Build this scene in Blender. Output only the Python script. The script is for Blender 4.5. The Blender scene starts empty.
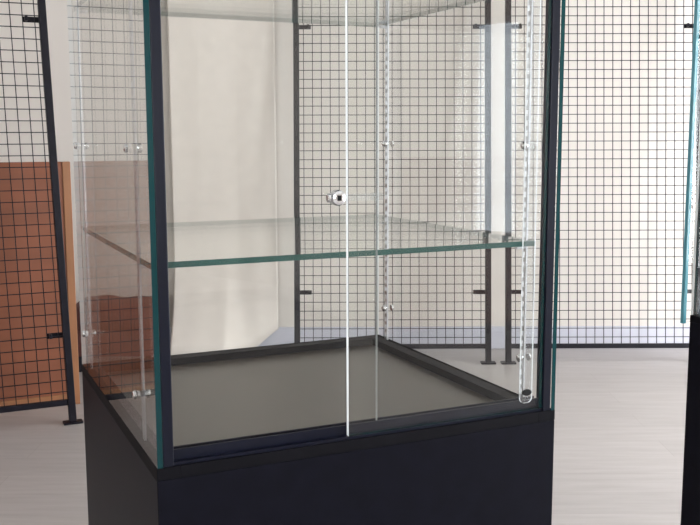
import bpy, bmesh, math, random
from mathutils import Vector, Matrix
S = bpy.context.scene
COL = S.collection

# ------------------------------------------------------------------ camera
YAW, PITCH, ROLL, FPX = 0.42762, -0.13331, -0.00295, 933.44
CAM = Vector((-0.2483, -1.1207, 1.2734))
Fw = Vector((math.sin(YAW)*math.cos(PITCH), math.cos(YAW)*math.cos(PITCH), math.sin(PITCH)))
R0 = Vector((math.cos(YAW), -math.sin(YAW), 0)); U0 = R0.cross(Fw)
R2 = math.cos(ROLL)*R0 + math.sin(ROLL)*U0
U2 = -math.sin(ROLL)*R0 + math.cos(ROLL)*U0
cd = bpy.data.cameras.new('camera'); cam = bpy.data.objects.new('camera', cd); COL.objects.link(cam)
mw = Matrix((( R2.x, U2.x, -Fw.x, CAM.x), (R2.y, U2.y, -Fw.y, CAM.y), (R2.z, U2.z, -Fw.z, CAM.z), (0, 0, 0, 1)))
cam.matrix_world = mw
cd.sensor_width = 36; cd.lens = FPX/700*36; cd.clip_start = 0.02
S.camera = cam

# ------------------------------------------------------------------ render look
S.view_settings.view_transform = 'Standard'
S.view_settings.look = 'None'
S.view_settings.gamma = 1
S.view_settings.exposure = 0.0
S.cycles.transparent_max_bounces = 32
S.cycles.max_bounces = 10

# ------------------------------------------------------------------ world (overcast daylight outside)
wd = bpy.data.worlds.new('World'); S.world = wd; wd.use_nodes = True
wd.node_tree.nodes['Background'].inputs[0].default_value = (0.80, 0.90, 1.0, 1)
wd.node_tree.nodes['Background'].inputs[1].default_value = 5.5

# the room runs square to the back wall: (a, b) = metres right / ahead of the camera's foot
H = Vector((math.sin(YAW), math.cos(YAW), 0)); RR = Vector((math.cos(YAW), -math.sin(YAW), 0))
C0 = Vector((CAM.x, CAM.y, 0))
def ab(a, b, z=0.0): return C0 + a*RR + b*H + Vector((0, 0, z))
A0, A1, B0, B1, ZC = -4.2, 4.2, -3.6, 5.56, 2.9

def area(name, pos, direction, w, h, power, color):
    ld = bpy.data.lights.new(name, 'AREA'); ld.shape = 'RECTANGLE'; ld.size = w; ld.size_y = h
    ld.energy = power; ld.color = color
    o = bpy.data.objects.new(name, ld); COL.objects.link(o)
    o.location = pos
    o.rotation_euler = direction.to_track_quat('-Z', 'Y').to_euler()
    return o
SKYC = (0.96, 0.97, 1.0)
# (b0, b1) windows in the right wall, (a0, a1) openings added behind the camera for frontal fill
WZ0, WZ1 = 0.85, 2.1          # added fill windows behind the camera
DZ0, DZ1 = 0.12, 2.45         # tall glazed openings in the right wall
RWIN = [(0.4, 2.2), (2.6, 4.4)]
RSMALL = (-1.42, -1.02); SZ0, SZ1 = 0.62, 2.03   # narrow window
FILLWIN = [(-3.0, -0.7), (1.5, 2.7)]
for b0, b1 in RWIN:
    area('window_and_fill_light', ab(A1+0.02, (b0+b1)/2, (DZ0+DZ1)/2), -RR, b1-b0, DZ1-DZ0, 112, SKYC)
for a0, a1 in FILLWIN:
    area('window_and_fill_light', ab((a0+a1)/2, B0-0.02, (WZ0+WZ1)/2), H, a1-a0, WZ1-WZ0, 40, SKYC)  # unseen fill lights, added to brighten the walls from the front

# ------------------------------------------------------------------ materials
def mat(name, col, rough=0.5, metal=0.0, spec=0.5, noise=None, bump=None):
    m = bpy.data.materials.new(name); m.use_nodes = True
    nt = m.node_tree; p = nt.nodes['Principled BSDF']
    p.inputs['Base Color'].default_value = (*col, 1)
    p.inputs['Roughness'].default_value = rough; p.inputs['Metallic'].default_value = metal
    p.inputs['Specular IOR Level'].default_value = spec
    if noise:
        sc, amt, stretch = noise
        tc = nt.nodes.new('ShaderNodeTexCoord'); mp = nt.nodes.new('ShaderNodeMapping')
        mp.inputs['Scale'].default_value = stretch
        n = nt.nodes.new('ShaderNodeTexNoise'); n.inputs['Scale'].default_value = sc; n.inputs['Detail'].default_value = 5
        r = nt.nodes.new('ShaderNodeValToRGB')
        r.color_ramp.elements[0].position = 0.3; r.color_ramp.elements[1].position = 0.7
        r.color_ramp.elements[0].color = (*[c*(1-amt) for c in col], 1)
        r.color_ramp.elements[1].color = (*[min(1, c*(1+amt)) for c in col], 1)
        nt.links.new(tc.outputs['Object'], mp.inputs[0]); nt.links.new(mp.outputs[0], n.inputs[0])
        nt.links.new(n.outputs[0], r.inputs[0]); nt.links.new(r.outputs[0], p.inputs['Base Color'])
        if bump:
            b = nt.nodes.new('ShaderNodeBump'); b.inputs['Strength'].default_value = bump
            nt.links.new(n.outputs[0], b.inputs['Height']); nt.links.new(b.outputs[0], p.inputs['Normal'])
    return m

def glass_mat(name, tint=(0.984, 0.988, 0.981), f0=0.035, frost=0.0):
    m = bpy.data.materials.new(name); m.use_nodes = True
    nt = m.node_tree; nt.nodes.clear()
    N = nt.nodes.new; L = nt.links.new
    out = N('ShaderNodeOutputMaterial'); mix = N('ShaderNodeMixShader')
    tr = N('ShaderNodeBsdfTransparent'); tr.inputs[0].default_value = (*tint, 1)
    gl = N('ShaderNodeBsdfGlossy'); gl.inputs['Roughness'].default_value = 0.0
    gl.inputs[0].default_value = (1, 1, 1, 1)
    g = N('ShaderNodeNewGeometry'); d = N('ShaderNodeVectorMath'); d.operation = 'DOT_PRODUCT'
    L(g.outputs['Normal'], d.inputs[0]); L(g.outputs['Incoming'], d.inputs[1])
    ab_ = N('ShaderNodeMath'); ab_.operation = 'ABSOLUTE'; L(d.outputs['Value'], ab_.inputs[0])
    s = N('ShaderNodeMath'); s.operation = 'SUBTRACT'; s.inputs[0].default_value = 1; L(ab_.outputs[0], s.inputs[1])
    p5 = N('ShaderNodeMath'); p5.operation = 'POWER'; L(s.outputs[0], p5.inputs[0]); p5.inputs[1].default_value = 5
    ma = N('ShaderNodeMath'); ma.operation = 'MULTIPLY_ADD'; L(p5.outputs[0], ma.inputs[0])
    ma.inputs[1].default_value = 1-f0; ma.inputs[2].default_value = f0
    L(ma.outputs[0], mix.inputs[0]); L(tr.outputs[0], mix.inputs[1]); L(gl.outputs[0], mix.inputs[2])
    if frost:
        df = N('ShaderNodeBsdfDiffuse'); df.inputs[0].default_value = (0.9, 0.92, 0.93, 1)
        m2 = N('ShaderNodeMixShader'); m2.inputs[0].default_value = frost
        L(mix.outputs[0], m2.inputs[1]); L(df.outputs[0], m2.inputs[2]); L(m2.outputs[0], out.inputs[0])
    else:
        L(mix.outputs[0], out.inputs[0])
    return m

def pale_edge():
    m = bpy.data.materials.new('polished pale glass edge'); m.use_nodes = True
    nt = m.node_tree; N = nt.nodes.new; L = nt.links.new; nt.nodes.clear()
    out = N('ShaderNodeOutputMaterial'); a = N('ShaderNodeBsdfDiffuse'); b = N('ShaderNodeBsdfTranslucent'); mx = N('ShaderNodeMixShader'); gl = N('ShaderNodeBsdfGlossy'); m2 = N('ShaderNodeMixShader')
    for x in (a, b): x.inputs[0].default_value = (0.93, 0.96, 0.96, 1)
    gl.inputs['Roughness'].default_value = 0.25; m2.inputs[0].default_value = 0.2
    tc = N('ShaderNodeTexCoord'); n = N('ShaderNodeTexNoise'); n.inputs['Scale'].default_value = 9; L(tc.outputs['Object'], n.inputs[0])
    r = N('ShaderNodeMapRange'); r.inputs[3].default_value = 0.4; r.inputs[4].default_value = 0.6; L(n.outputs[0], r.inputs[0]); L(r.outputs[0], mx.inputs[0])
    L(a.outputs[0], mx.inputs[1]); L(b.outputs[0], mx.inputs[2]); L(mx.outputs[0], m2.inputs[1]); L(gl.outputs[0], m2.inputs[2]); L(m2.outputs[0], out.inputs[0])
    return m

def floor_mat():
    m = bpy.data.materials.new('light wood floor'); m.use_nodes = True
    nt = m.node_tree; p = nt.nodes['Principled BSDF']; N = nt.nodes.new; L = nt.links.new
    tc = N('ShaderNodeTexCoord')
    mp = N('ShaderNodeMapping'); mp.inputs['Scale'].default_value = (1.0, 9.0, 1); L(tc.outputs['Object'], mp.inputs[0])
    n = N('ShaderNodeTexNoise'); n.inputs['Scale'].default_value = 3.0; n.inputs['Detail'].default_value = 8; n.inputs['Roughness'].default_value = 0.6
    L(mp.outputs[0], n.inputs[0])
    r = N('ShaderNodeValToRGB'); r.color_ramp.elements[0].position = 0.3; r.color_ramp.elements[1].position = 0.72
    r.color_ramp.elements[0].color = (0.375, 0.342, 0.325, 1); r.color_ramp.elements[1].color = (0.445, 0.412, 0.395, 1)
    L(n.outputs[0], r.inputs[0])
    br = N('ShaderNodeTexBrick'); L(tc.outputs['Object'], br.inputs[0])
    br.inputs['Scale'].default_value = 1.0; br.inputs['Brick Width'].default_value = 1.3; br.inputs['Row Height'].default_value = 0.19
    br.inputs['Mortar Size'].default_value = 0.0015; br.inputs['Mortar Smooth'].default_value = 0.5
    br.inputs['Color1'].default_value = (1, 1, 1, 1); br.inputs['Color2'].default_value = (0.93, 0.93, 0.93, 1); br.inputs['Mortar'].default_value = (0.82, 0.80, 0.78, 1)
    mx = N('ShaderNodeMixRGB'); mx.blend_type = 'MULTIPLY'; mx.inputs[0].default_value = 1
    L(r.outputs[0], mx.inputs[1]); L(br.outputs[0], mx.inputs[2]); L(mx.outputs[0], p.inputs['Base Color'])
    p.inputs['Roughness'].default_value = 0.38
    return m

M = {
 'wall': mat('cream wall paint', (0.72, 0.665, 0.61), 0.75, noise=(1.2, 0.025, (1, 1, 1))),
 'ceil': mat('white ceiling paint', (0.85, 0.84, 0.82), 0.9, noise=(2, 0.02, (1, 1, 1))),
 'base': mat('skirting with skylight tint', (0.60, 0.595, 0.66), 0.45, noise=(3, 0.03, (1, 1, 1))),  # bluish tint of skylight is put into the base colour
 'floor': floor_mat(),
 'black': mat('black satin laminate', (0.0045, 0.0045, 0.0085), 0.42, spec=0.08, noise=(30, 0.2, (1, 1, 1))),
 'rim': mat('black satin rim', (0.0045, 0.0042, 0.006), 0.6, spec=0.08, noise=(20, 0.2, (1, 1, 1))),
 'deck': mat('grey brown deck board', (0.060, 0.047, 0.036), 0.30, noise=(2.5, 0.12, (1, 1, 1))),
 'navy': mat('dark navy aluminium profile', (0.005, 0.006, 0.014), 0.3, spec=0.2, noise=(40, 0.15, (1, 1, 0.1))),
 'mesh': mat('black powder coated steel', (0.006, 0.005, 0.009), 0.45, spec=0.2, noise=(25, 0.2, (1, 1, 1))),
 'glass': glass_mat('clear glass'),
 'shelfglass': glass_mat('clear shelf glass', (0.972, 0.984, 0.976), 0.04),
 'doorglass': glass_mat('clear door glass', (0.984, 0.988, 0.981), 0.022),
 'faintedge': glass_mat('faint glass edge', (0.9, 0.93, 0.93), 0.06, frost=0.35),
 'clear': glass_mat('clear acrylic', (0.97, 0.98, 0.985), 0.05, frost=0.02),
 'edge': mat('teal glass edge', (0.002, 0.036, 0.040), 0.15, spec=0.3, noise=(6, 0.25, (1, 1, 0.3))),
 'shelfedge': mat('grey green glass edge', (0.03, 0.090, 0.080), 0.15, spec=0.5, noise=(6, 0.2, (1, 1, 0.3))),
 'paleedge': pale_edge(),
 'blueedge': mat('blue green glass edge', (0.10, 0.30, 0.36), 0.15, spec=0.6, noise=(5, 0.25, (1, 1, 0.4))),
 'chrome': mat('chrome', (0.75, 0.75, 0.76), 0.12, metal=1.0, noise=(20, 0.05, (1, 1, 1))),
 'steel': mat('zinc plated steel', (0.66, 0.67, 0.70), 0.3, metal=0.85, noise=(60, 0.1, (1, 1, 1))),
 'rubber': mat('black rubber', (0.006, 0.006, 0.006), 0.5, spec=0.2, noise=(30, 0.2, (1, 1, 1))),
 'brown': mat('red brown board', (0.19, 0.060, 0.025), 0.55, noise=(2.0, 0.13, (1, 1, 5)), bump=0.02),
 'orange': mat('orange brown trim', (0.27, 0.115, 0.048), 0.45, noise=(3.0, 0.12, (6, 6, 1))),
 'maroon': mat('dark maroon upholstery', (0.085, 0.028, 0.024), 0.8, noise=(9, 0.3, (1, 1, 1)), bump=0.1),
 'drape': mat('cream cotton cloth', (0.74, 0.675, 0.615), 0.85, noise=(14, 0.03, (1, 1, 1))),
 'white': mat('white window frame paint', (0.8, 0.8, 0.8), 0.4, noise=(5, 0.02, (1, 1, 1))),
}

# ------------------------------------------------------------------ mesh helpers
def link(name, bm, mats, parent=None, smooth=False):
    bmesh.ops.recalc_face_normals(bm, faces=bm.faces[:])
    me = bpy.data.meshes.new(name); bm.to_mesh(me); bm.free()
    if not isinstance(mats, (list, tuple)): mats = [mats]
    for m in mats: me.materials.append(M[m])
    if smooth:
        for p in me.polygons: p.use_smooth = True
    o = bpy.data.objects.new(name, me); COL.objects.link(o)
    if parent: o.parent = parent
    return o
def empty(name, loc, label, cat, group=None, rotz=0):
    o = bpy.data.objects.new(name, None); COL.objects.link(o); o.location = loc; o.rotation_euler = (0, 0, rotz)
    o.empty_display_size = 0.05
    o['label'] = label; o['category'] = cat
    if group: o['group'] = group
    return o
def hexa(bm, c, bev=0.0, mi=0):
    """c: eight corners, bottom four then top four"""
    v = [bm.verts.new(p) for p in c]
    fs = [bm.faces.new([v[i] for i in q]) for q in ((3, 2, 1, 0), (4, 5, 6, 7), (0, 1, 5, 4), (1, 2, 6, 5), (2, 3, 7, 6), (3, 0, 4, 7))]
    for f in fs: f.material_index = mi
    if bev:
        es = list({e for f in fs for e in f.edges})
        bmesh.ops.bevel(bm, geom=es, offset=bev, segments=2, affect='EDGES', profile=0.5)
    return fs
def box(bm, x0, x1, y0, y1, z0, z1, bev=0.0, mi=0):
    return hexa(bm, [(x0, y0, z0), (x1, y0, z0), (x1, y1, z0), (x0, y1, z0), (x0, y0, z1), (x1, y0, z1), (x1, y1, z1), (x0, y1, z1)], bev, mi)
def bar(bm, p, q, w, d, side, bev=0.0, mi=0):
    """a straight bar from p to q, w wide along side, d deep across"""
    p = Vector(p); q = Vector(q); t = (q-p).normalized(); s = Vector(side); s = (s - s.dot(t)*t).normalized(); n = t.cross(s)
    c = []
    for e in (p, q):
        for i, j in ((-1, -1), (1, -1), (1, 1), (-1, 1)): c.append(e + s*(i*w/2) + n*(j*d/2))
    hexa(bm, c, bev, mi)
def cyl(bm, p, q, r, seg=20, r2=None, cap=True):
    p = Vector(p); q = Vector(q); t = (q-p).normalized()
    s = t.orthogonal().normalized(); n = t.cross(s); r2 = r if r2 is None else r2
    rings = []
    for e, rad in ((p, r), (q, r2)):
        rings.append([bm.verts.new(e + rad*(math.cos(2*math.pi*k/seg)*s + math.sin(2*math.pi*k/seg)*n)) for k in range(seg)])
    for k in range(seg):
        bm.faces.new((rings[0][k], rings[0][(k+1) % seg], rings[1][(k+1) % seg], rings[1][k]))
    if cap:
        bm.faces.new(rings[0]); bm.faces.new(rings[1])
def lathe(bm, o, axis, prof, seg=28):
    """prof: (distance along axis, radius)"""
    o = Vector(o); t = Vector(axis).normalized(); s = t.orthogonal().normalized(); n = t.cross(s)
    rings = []
    for h, r in prof:
        rings.append([bm.verts.new(o + t*h + max(r, 1e-5)*(math.cos(2*math.pi*k/seg)*s + math.sin(2*math.pi*k/seg)*n)) for k in range(seg)])
    for a, b in zip(rings, rings[1:]):
        for k in range(seg): bm.faces.new((a[k], a[(k+1) % seg], b[(k+1) % seg], b[k]))
    bm.faces.new(rings[0]); bm.faces.new(rings[-1])
def pane(name, x0, x1, y0, y1, z0, z1, parent, face='glass', edge='edge', pale=(), palemat='paleedge'):
    """glass plate: the two large faces clear, the narrow faces carry the edge colour; pale: axes signs of edges that are pale"""
    bm = bmesh.new(); fs = box(bm, x0, x1, y0, y1, z0, z1)
    dims = (x1-x0, y1-y0, z1-z0); ax = dims.index(min(dims))
    bm.normal_update()
    for f in fs:
        n = f.normal; k = max(range(3), key=lambda i: abs(n[i]))
        f.material_index = 0 if k == ax else 1
        mid = (((x0+x1)/2, (y0+y1)/2, (z0+z1)/2))[k]
        if k != ax and (k, 1 if f.calc_center_median()[k] > mid else -1) in pale: f.material_index = 2
    return link(name, bm, [face, edge, palemat], parent)
def struct(name, bm, m):
    o = link(name, bm, m); o['kind'] = 'structure'; return o
def roombox(bm, a0, a1, b0, b1, z0, z1, bev=0):
    hexa(bm, [ab(a0, b0, z0), ab(a1, b0, z0), ab(a1, b1, z0), ab(a0, b1, z0), ab(a0, b0, z1), ab(a1, b0, z1), ab(a1, b1, z1), ab(a0, b1, z1)], bev)

# ------------------------------------------------------------------ the room
T = 0.15
bm = bmesh.new(); hexa(bm, [(A0-T, B0-T, -0.1), (A1+T, B0-T, -0.1), (A1+T, B1+T, -0.1), (A0-T, B1+T, -0.1), (A0-T, B0-T, 0), (A1+T, B0-T, 0), (A1+T, B1+T, 0), (A0-T, B1+T, 0)])
fl = struct('floor', bm, 'floor'); fl.location = C0; fl.rotation_euler = (0, 0, -YAW)
bm = bmesh.new(); roombox(bm, A0-T, A1+T, B0-T, B1+T, ZC, ZC+0.1); struct('ceiling', bm, 'ceil')
bm = bmesh.new(); roombox(bm, A0-T, A1+T, B1, B1+T, 0, ZC); struct('wall_back', bm, 'wall')
bm = bmesh.new(); roombox(bm, A0-T, A0, B0, B1, 0, ZC); struct('wall_left', bm, 'wall')
def holed(name, along, spans, lo, hi, f):
    """wall with window openings; f(bm, s0, s1, z0, z1) adds a piece"""
    bm = bmesh.new(); cur = lo
    for s0, s1 in sorted(spans):
        q0, q1 = (DZ0, DZ1) if (s0, s1) in RWIN else (SZ0, SZ1) if (s0, s1) == RSMALL else (WZ0, WZ1)
        f(bm, cur, s0, 0, ZC); f(bm, s0, s1, 0, q0); f(bm, s0, s1, q1, ZC); cur = s1
    f(bm, cur, hi, 0, ZC); struct(name, bm, 'wall')
holed('wall_right', 'b', RWIN+[RSMALL], B0, B1, lambda bm, s0, s1, z0, z1: roombox(bm, A1, A1+T, s0, s1, z0, z1))
holed('wall_front', 'a', FILLWIN, A0-T, A1+T, lambda bm, s0, s1, z0, z1: roombox(bm, s0, s1, B0-T, B0, z0, z1))
wn = 0
for (s0, s1), side in [(w, 'R') for w in RWIN+[RSMALL]] + [(w, 'F') for w in FILLWIN]:
    wn += 1; bm = bmesh.new(); k = 0.04; Z0, Z1 = (DZ0, DZ1) if (s0, s1) in RWIN else (SZ0, SZ1) if (s0, s1) == RSMALL else (WZ0, WZ1)
    rects = [(s0, s1, Z0, Z0+k), (s0, s1, Z1-k, Z1), (s0, s0+k, Z0+k, Z1-k), (s1-k, s1, Z0+k, Z1-k)]
    if s1-s0 > 0.6: rects.append(((s0+s1)/2-k/2, (s0+s1)/2+k/2, Z0+k, Z1-k))
    for r0, r1, z0, z1 in rects:
        if side == 'R': roombox(bm, A1+0.05, A1+0.10, r0, r1, z0, z1)
        else: roombox(bm, r0, r1, B0-0.10, B0-0.05, z0, z1)
    struct('window_%d' % wn, bm, 'white')  # frames on side F belong to the added fill openings
# skirting
bm = bmesh.new(); roombox(bm, A0, A1, B1-0.018, B1, 0, 0.135, 0.003); struct('baseboard_back', bm, 'base')

# ------------------------------------------------------------------ welded mesh screens
def mesh_screen(label, foot_l, foot_r, up, z_top, hooks, name='mesh_screen', first_gap=0.0):
    """foot_l / foot_r: floor points of the two posts; up: displacement per metre of height"""
    t = empty(name, foot_l, label, 'mesh screen', 'black wire mesh screens leaning along the wall')
    d = Vector(foot_r) - Vector(foot_l); W = d.length; e = d.normalized(); up = Vector(up)
    P = lambda s, z: e*s + up*z
    nrm = e.cross(up).normalized()
    for s in (0.0, W):
        bm = bmesh.new(); bar(bm, P(s, 0.008), P(s, z_top), 0.032, 0.032, e, 0.003)
        po = link('post', bm, 'mesh', t)
        bm = bmesh.new(); c = P(s, 0)
        hexa(bm, [c + e*i*0.042 + e.cross(Vector((0, 0, 1)))*j*0.026 + Vector((0, 0, z)) for z in (0, 0.009) for i, j in ((-1, -1), (1, -1), (1, 1), (-1, 1))], 0.002)
        link('foot_plate', bm, 'mesh', po)
    for z in (0.098, z_top-0.015):
        bm = bmesh.new(); bar(bm, P(0.016, z), P(W-0.016, z), 0.026, 0.022, up, 0.002); link('rail', bm, 'mesh', t)
    bm = bmesh.new(); r = 0.0037
    n = int((W-0.04)/0.05); off = (W - n*0.05)/2
    for k in range(n+1):
        bar(bm, P(off+k*0.05, 0.10), P(off+k*0.05, z_top-0.02), r, r, e)
    z = 0.098+0.05
    while z < z_top-0.03:
        q = nrm*0.0045
        bar(bm, P(0.01, z)+q, P(W-0.01, z)+q, r, r, up); z += 0.05
    link('wire_mesh', bm, 'mesh', t)
    for s, z, sg in hooks:
        s = 0 if s == 0 else W
        bm = bmesh.new(); bar(bm, P(s+sg*0.012, z)-nrm*0.02, P(s+sg*0.082, z)-nrm*0.02, 0.024, 0.012, up, 0.003)
        bar(bm, P(s+sg*0.068, z)-nrm*0.026, P(s+sg*0.068, z)+nrm*0.012, 0.02, 0.012, up, 0.002)
        link('hook', bm, 'mesh', t)
    return t
ZT = 2.3
LB = 0.12
fl_, fr_ = Vector((0.3037-1.067, 3.108, 0)), Vector((0.3037, 3.108, 0))
mesh_screen('black wire mesh screen standing in front of the red brown board', fl_, fr_,
            (-0.022, 0.06, 1), ZT, [(1, 1.785, -1), (1, 0.40, -1), (0, 1.80, 1), (0, 0.40, 1)])
upB = H*LB + Vector((0, 0, 1))
mesh_screen('black wire mesh screen seen through the nearer glass case, behind its lock', ab(-0.300, 5.17), ab(0.782, 5.17), upB, ZT,
            [(0, 1.895, 1), (0, 0.402, 1), (1, 1.895, -1), (1, 0.402, -1)])
mesh_screen('black wire mesh screen filling the gap between the two glass cases', ab(0.896, 5.17), ab(1.978, 5.17), upB, ZT,
            [(0, 1.895, 1), (0, 0.402, 1), (1, 1.895, -1), (1, 0.402, -1)])

# ------------------------------------------------------------------ red brown board behind the left screen
t = empty('wooden_board', (-0.64, 3.43, 0), 'red brown wooden board standing upright behind the black mesh screen, orange brown edge', 'board')
BH = 1.165
bm = bmesh.new(); box(bm, -1.1, 0.985, -0.014, 0.014, 0.012, BH, 0.002); link('panel', bm, 'brown', t)
bm = bmesh.new(); box(bm, 0.985, 1.022, -0.02, 0.02, 0.0, BH, 0.003); link('edge_trim', bm, 'orange', t)
bm = bmesh.new(); box(bm, -1.1, 0.985, -0.022, -0.0145, 0.0, 0.055, 0.002); link('foot_rail', bm, 'orange', t)

# ------------------------------------------------------------------ dark maroon seat at the wall
t = empty('upholstered_bench', ab(-1.29, 5.15), 'low dark maroon upholstered bench, seen dimly past the glass side of the nearer case', 'bench', rotz=-YAW)
def cushion(bm, x0, x1, y0, y1, z0, z1, nx=22, ny=10, puff=0.02, seed=1):
    rnd = random.Random(seed)
    ph = [rnd.uniform(0, 6.28) for _ in range(6)]
    def top(u, v): return z1 - puff*(2*u-1)**4 - puff*(2*v-1)**4 + 0.008*math.sin(7*u+ph[0])*math.sin(3*v+ph[1]) + 0.004*math.sin(19*u+ph[2]+4*v)
    g = [[bm.verts.new((x0+(x1-x0)*i/nx, y0+(y1-y0)*j/ny, top(i/nx, j/ny))) for j in range(ny+1)] for i in range(nx+1)]
    b = [[bm.verts.new((x0+(x1-x0)*i/nx, y0+(y1-y0)*j/ny, z0)) for j in range(ny+1)] for i in range(nx+1)]
    for i in range(nx):
        for j in range(ny):
            bm.faces.new((g[i][j], g[i+1][j], g[i+1][j+1], g[i][j+1])); bm.faces.new((b[i][j], b[i][j+1], b[i+1][j+1], b[i+1][j]))
    for i in range(nx):
        bm.faces.new((g[i][0], b[i][0], b[i+1][0], g[i+1][0])); bm.faces.new((g[i][ny], g[i+1][ny], b[i+1][ny], b[i][ny]))
    for j in range(ny):
        bm.faces.new((g[0][j], g[0][j+1], b[0][j+1], b[0][j])); bm.faces.new((g[nx][j], b[nx][j], b[nx][j+1], g[nx][j+1]))
bm = bmesh.new(); cushion(bm, -0.24, 0.22, -0.18, 0.24, 0.24, 0.375); link('seat_cushion', bm, 'maroon', t, True)
bm = bmesh.new(); box(bm, -0.23, 0.21, -0.17, 0.23, 0.09, 0.24, 0.008); link('base', bm, 'maroon', t)
for x in (-0.2, 0.18):
    for y in (-0.14, 0.2):
        bm = bmesh.new(); cyl(bm, (x, y, 0), (x, y, 0.09), 0.014, r2=0.02); link('leg', bm, 'mesh', t)

# ------------------------------------------------------------------ cream cloth hung on the wall
t = empty('hanging_cloth', ab(-0.7, 5.50), 'plain cream cloth hanging flat against the wall beside the mesh screen', 'cloth', rotz=-YAW)
bm = bmesh.new(); nx, nz = 60, 40; WX0, WX1 = -0.345, 0.27
def hem(x):
    k = max(0.0, (x-0.115)/(WX1-0.115)); return 0.012 + 0.125*k**0.9
grid = {}
for i in range(nx+1):
    x = WX0+(WX1-WX0)*i/nx
    for j in range(nz+1):
        z = hem(x) + (2.62-hem(x))*(j/nz)
        w = 0.0025*math.sin(x*11+0.6) + 0.0008*math.sin(x*27+z*1.3) + 0.0015*(1-j/nz)*math.sin(x*40)
        w -= 0.24*max(0.0, 1-z/0.6)**2 * min(1.0, max(0.0, (WX1-x)/0.3))
        for sdx, dd in ((0, -0.0012), (1, 0.0012)):
            grid[i, j, sdx] = bm.verts.new((x, w+dd, z))
for i in range(nx):
    for j in range(nz):
        for s in (0, 1): bm.faces.new([grid[p] for p in ((i, j, s), (i+1, j, s), (i+1, j+1, s), (i, j+1, s))])
for i in range(nx):
    for j in (0, nz): bm.faces.new([grid[p] for p in ((i, j, 0), (i+1, j, 0), (i+1, j, 1), (i, j, 1))])
for j in range(nz):
    for i in (0, nx): bm.faces.new([grid[p] for p in ((i, j, 0), (i, j+1, 0), (i, j+1, 1), (i, j, 1))])
link('fabric', bm, 'drape', t, True)
bm = bmesh.new(); cyl(bm, (WX0-0.01, 0, 2.63), (WX1+0.04, 0, 2.63), 0.012); link('hanging_rod', bm, 'mesh', t)

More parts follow.
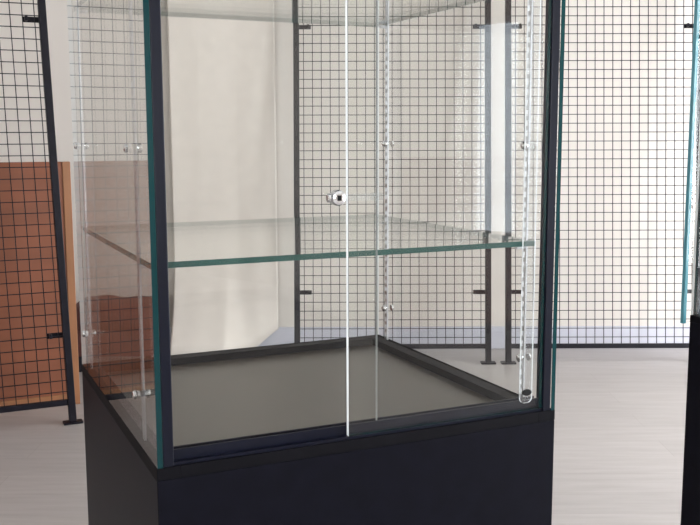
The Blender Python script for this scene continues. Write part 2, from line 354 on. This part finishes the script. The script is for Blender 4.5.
# ------------------------------------------------------------------ glass display cases
W, D, DZ = 0.607, 0.603, 0.8633      # width, depth, height of the plinth
G = 0.008; ZTOP = DZ + 1.00
def display_case(label, detailed=True):
    t = empty('display_case', (0, 0, 0), label, 'display case')
    # plinth with a raised rim round a sunken deck board
    bm = bmesh.new(); box(bm, 0.0, W, 0.0, D, 0.06, DZ-0.016, 0.0015); pl = link('plinth', bm, 'black', t)
    bm = bmesh.new(); box(bm, 0.03, W-0.03, 0.03, D-0.03, 0, 0.06); link('toe_base', bm, 'black', t)
    rw = 0.030
    bm = bmesh.new()
    for x0, x1, y0, y1 in ((0, rw, 0, D), (W-rw, W, 0, D), (rw, W-rw, 0, 0.034), (rw, W-rw, D-rw, D)):
        box(bm, x0, x1, y0, y1, DZ-0.016, DZ, 0.0008)
    link('rim', bm, 'rim', t)
    bm = bmesh.new(); box(bm, rw, W-rw, 0.034, D-rw, DZ-0.016, DZ-0.0135); link('deck_board', bm, 'deck', t)
    # glass walls
    pane('side_glass', 0.0008, G, 0.0, D-0.001, DZ, ZTOP, t, pale=((1, 1),))
    pane('side_glass', W-G, W-0.0008, 0.0, D-0.001, DZ, ZTOP, t, pale=((1, 1),))
    pane('back_glass', G+0.0005, W-G-0.0005, D-0.001-G, D-0.001, DZ, ZTOP, t)
    # front uprights, tracks
    for x0, x1 in ((G+0.0005, G+0.0140), (W-G-0.0140, W-G-0.0005)):
        bm = bmesh.new(); box(bm, x0, x1, 0.0005, 0.019, DZ, ZTOP, 0.0012); link('upright', bm, 'navy', t)
    for z0, z1, nm in ((DZ, DZ+0.018, 'bottom_track'), (ZTOP-0.03, ZTOP, 'top_track')):
        bm = bmesh.new(); x0, x1 = G+0.0145, W-G-0.0145
        box(bm, x0, x1, 0.0115, 0.0135, z0, z1); box(bm, x0, x1, 0.0235, 0.0255, z0, z1)
        box(bm, x0, x1, 0.0035, 0.0255, z0, z0+0.004) if nm == 'bottom_track' else box(bm, x0, x1, 0.0035, 0.0255, z1-0.004, z1)
        link(nm, bm, 'navy', t)
    # sliding doors
    rd = pane('sliding_door', 0.2650, W-G-0.0150, 0.0035, 0.0105, DZ+0.0042, ZTOP-0.005, t, face='doorglass', pale=((0, -1),))
    ld = pane('sliding_door', G+0.0150, 0.3140, 0.0145, 0.0205, DZ+0.0045, ZTOP-0.005, t, face='doorglass', pale=((0, 1),), palemat='faintedge')
    # lid
    bm = bmesh.new(); box(bm, 0, W, 0, D, ZTOP, ZTOP+0.045, 0.002); link('lid', bm, 'black', t)
    # lock: barrel in front of the inner door, ratchet strip hooked round that door's free edge
    if detailed:
        zl = DZ+0.331
        bm = bmesh.new(); lathe(bm, (0.2515, 0.0143, zl), (0, -1, 0), [(0, 0.0085), (0.002, 0.0105), (0.010, 0.0105), (0.0125, 0.009), (0.0135, 0.0055), (0.0135, 0.001)])
        lk = link('lock', bm, 'chrome', t, False)
        bm = bmesh.new(); box(bm, 0.2490, 0.2540, -0.0005, 0.0005, zl-0.0035, zl+0.0035); link('keyhole', bm, 'rubber', lk)
        bm = bmesh.new(); lathe(bm, (0.2415, 0.010, zl), (-1, 0, 0), [(0, 0.006), (0.003, 0.006), (0.004, 0.004)]); link('lock_cam', bm, 'chrome', lk)
        bm = bmesh.new(); box(bm, 0.2555, 0.3215, 0.0112, 0.0125, zl-0.0055, zl+0.0045)
        for k in range(16): box(bm, 0.2595+k*0.0035, 0.2607+k*0.0035, 0.0108, 0.0112, zl-0.0045, zl+0.0035)
        box(bm, 0.3201, 0.3215, 0.0125, 0.0235, zl-0.0055, zl+0.0045); box(bm, 0.3075, 0.3215, 0.0222, 0.0235, zl-0.0055, zl+0.0045)
        link('ratchet_strip', bm, 'clear', lk)
    # perforated shelf standards on the side panes, held by chrome studs
    for x, sg, y in ((G+0.0006, 1, 0.116), (G+0.0006, 1, 0.552), (W-G-0.0006, -1, 0.073), (W-G-0.0006, -1, 0.548)) if detailed else ():
        bm = bmesh.new(); hw = 0.0055
        z = DZ+0.001 if x > 0.3 else DZ+0.002
        # ladder profile: two stiles and many rungs leave a row of slots
        z1 = ZTOP-0.004
        for yy in (y-hw, y+hw-0.0028):
            xx = sorted((x, x+sg*0.003)); box(bm, xx[0], xx[1], yy, yy+0.0028, z, z1)
        k = z
        while k < z1-0.008:
            xx = sorted((x, x+sg*0.003)); box(bm, xx[0], xx[1], y-hw+0.0028, y+hw-0.0028, k, k+0.007); k += 0.0155
        st = link('shelf_standard', bm, 'steel' if x > 0.3 else 'steel', t)
        for zs in (0.066, 0.397):
            bm = bmesh.new()
            lathe(bm, (x+sg*0.003, y, DZ+zs), (sg, 0, 0), [(0, 0.0055), (0.002, 0.0065), (0.006, 0.0065), (0.008, 0.004), (0.0085, 0.001)], 18)
            link('stud', bm, 'chrome', st)
            bm = bmesh.new(); ox = 0.0 if x < 0.3 else W
            lathe(bm, (ox, y, DZ+zs), (-sg, 0, 0), [(0, 0.0058), (0.003, 0.0058), (0.0042, 0.0045), (0.0046, 0.001)], 18)
            link('stud_cap', bm, 'chrome', st)
        for zsh in (0.2465, 0.629):
            bm = bmesh.new(); cyl(bm, (x+sg*0.003, y, DZ+zsh-0.0055), (x+sg*0.018, y, DZ+zsh-0.0055), 0.0032, 12)
            link('shelf_pin', bm, 'steel', st)
    # two glass shelves
    for zsh in (0.2465, 0.629):
        pane('glass_shelf', 0.0100, 0.5965, 0.047, 0.5935, DZ+zsh-0.001, DZ+zsh+0.007, t, face='shelfglass', edge='shelfedge')
    # clear acrylic finger strip with a rounded foot and black stop near the right upright
    if detailed:
        bm = bmesh.new(); x0, x1, zb = 0.5435, 0.5650, DZ+0.0165; r = 0.008
        pts = [(x0, ZTOP-0.04), (x0, zb+r)] + [(x0+r-r*math.cos(a), zb+r-r*math.sin(a)) for a in [math.radians(d) for d in range(15, 91, 15)]] \
            + [(x1-r+r*math.sin(a), zb+r-r*math.cos(a)) for a in [math.radians(d) for d in range(0, 91, 15)]] + [(x1, ZTOP-0.04)]
        f0 = [bm.verts.new((px, 0.0010, pz)) for px, pz in pts]; f1 = [bm.verts.new((px, 0.0038, pz)) for px, pz in pts]
        bm.faces.new(f0); bm.faces.new(f1); n = len(pts)
        for k in range(n):
            f = bm.faces.new((f0[k], f0[(k+1) % n], f1[(k+1) % n], f1[k])); f.material_index = 1
        fs = link('pull_strip', bm, ['clear', 'paleedge'], t)
        bm = bmesh.new()
        N = 24
        ring = lambda y, sx: [bm.verts.new((0.5543+sx*0.0080*math.cos(2*math.pi*k/N), y, DZ+0.033+sx*0.0048*math.sin(2*math.pi*k/N))) for k in range(N)]
        r0, r1, r2 = ring(0.0010, 1), ring(-0.0015, 1), ring(-0.0022, 0.75)
        for a_, b_ in ((r0, r1), (r1, r2)):
            for k in range(N): bm.faces.new((a_[k], a_[(k+1) % N], b_[(k+1) % N], b_[k]))
        bm.faces.new(r0); bm.faces.new(r2)
        link('rubber_stop', bm, 'rubber', fs)
    return t
c1 = display_case('nearer glass display case on black plinth, round chrome lock on its sliding doors')
c2 = display_case('farther glass display case cut off by the photo edge, only one corner showing', detailed=False)
# this one shows a thick blue green glass edge standing proud of its rear corner
bm = bmesh.new(); box(bm, -0.0185, 0.0006, D-0.006, D-0.001, DZ-0.015, ZTOP)
link('corner_glass_fin', bm, 'glass', c2)
bm = bmesh.new(); box(bm, -0.0275, -0.0186, D-0.008, D+0.002, DZ-0.017, ZTOP, 0.001)
o = link('corner_glass_edge', bm, 'blueedge', c2); o['label'] = 'thick blue green glass edge proud of the plinth'
c1.location = (-0.0035, 0, 0)
c2.location = (1.3496, 0.4876-D, 0)
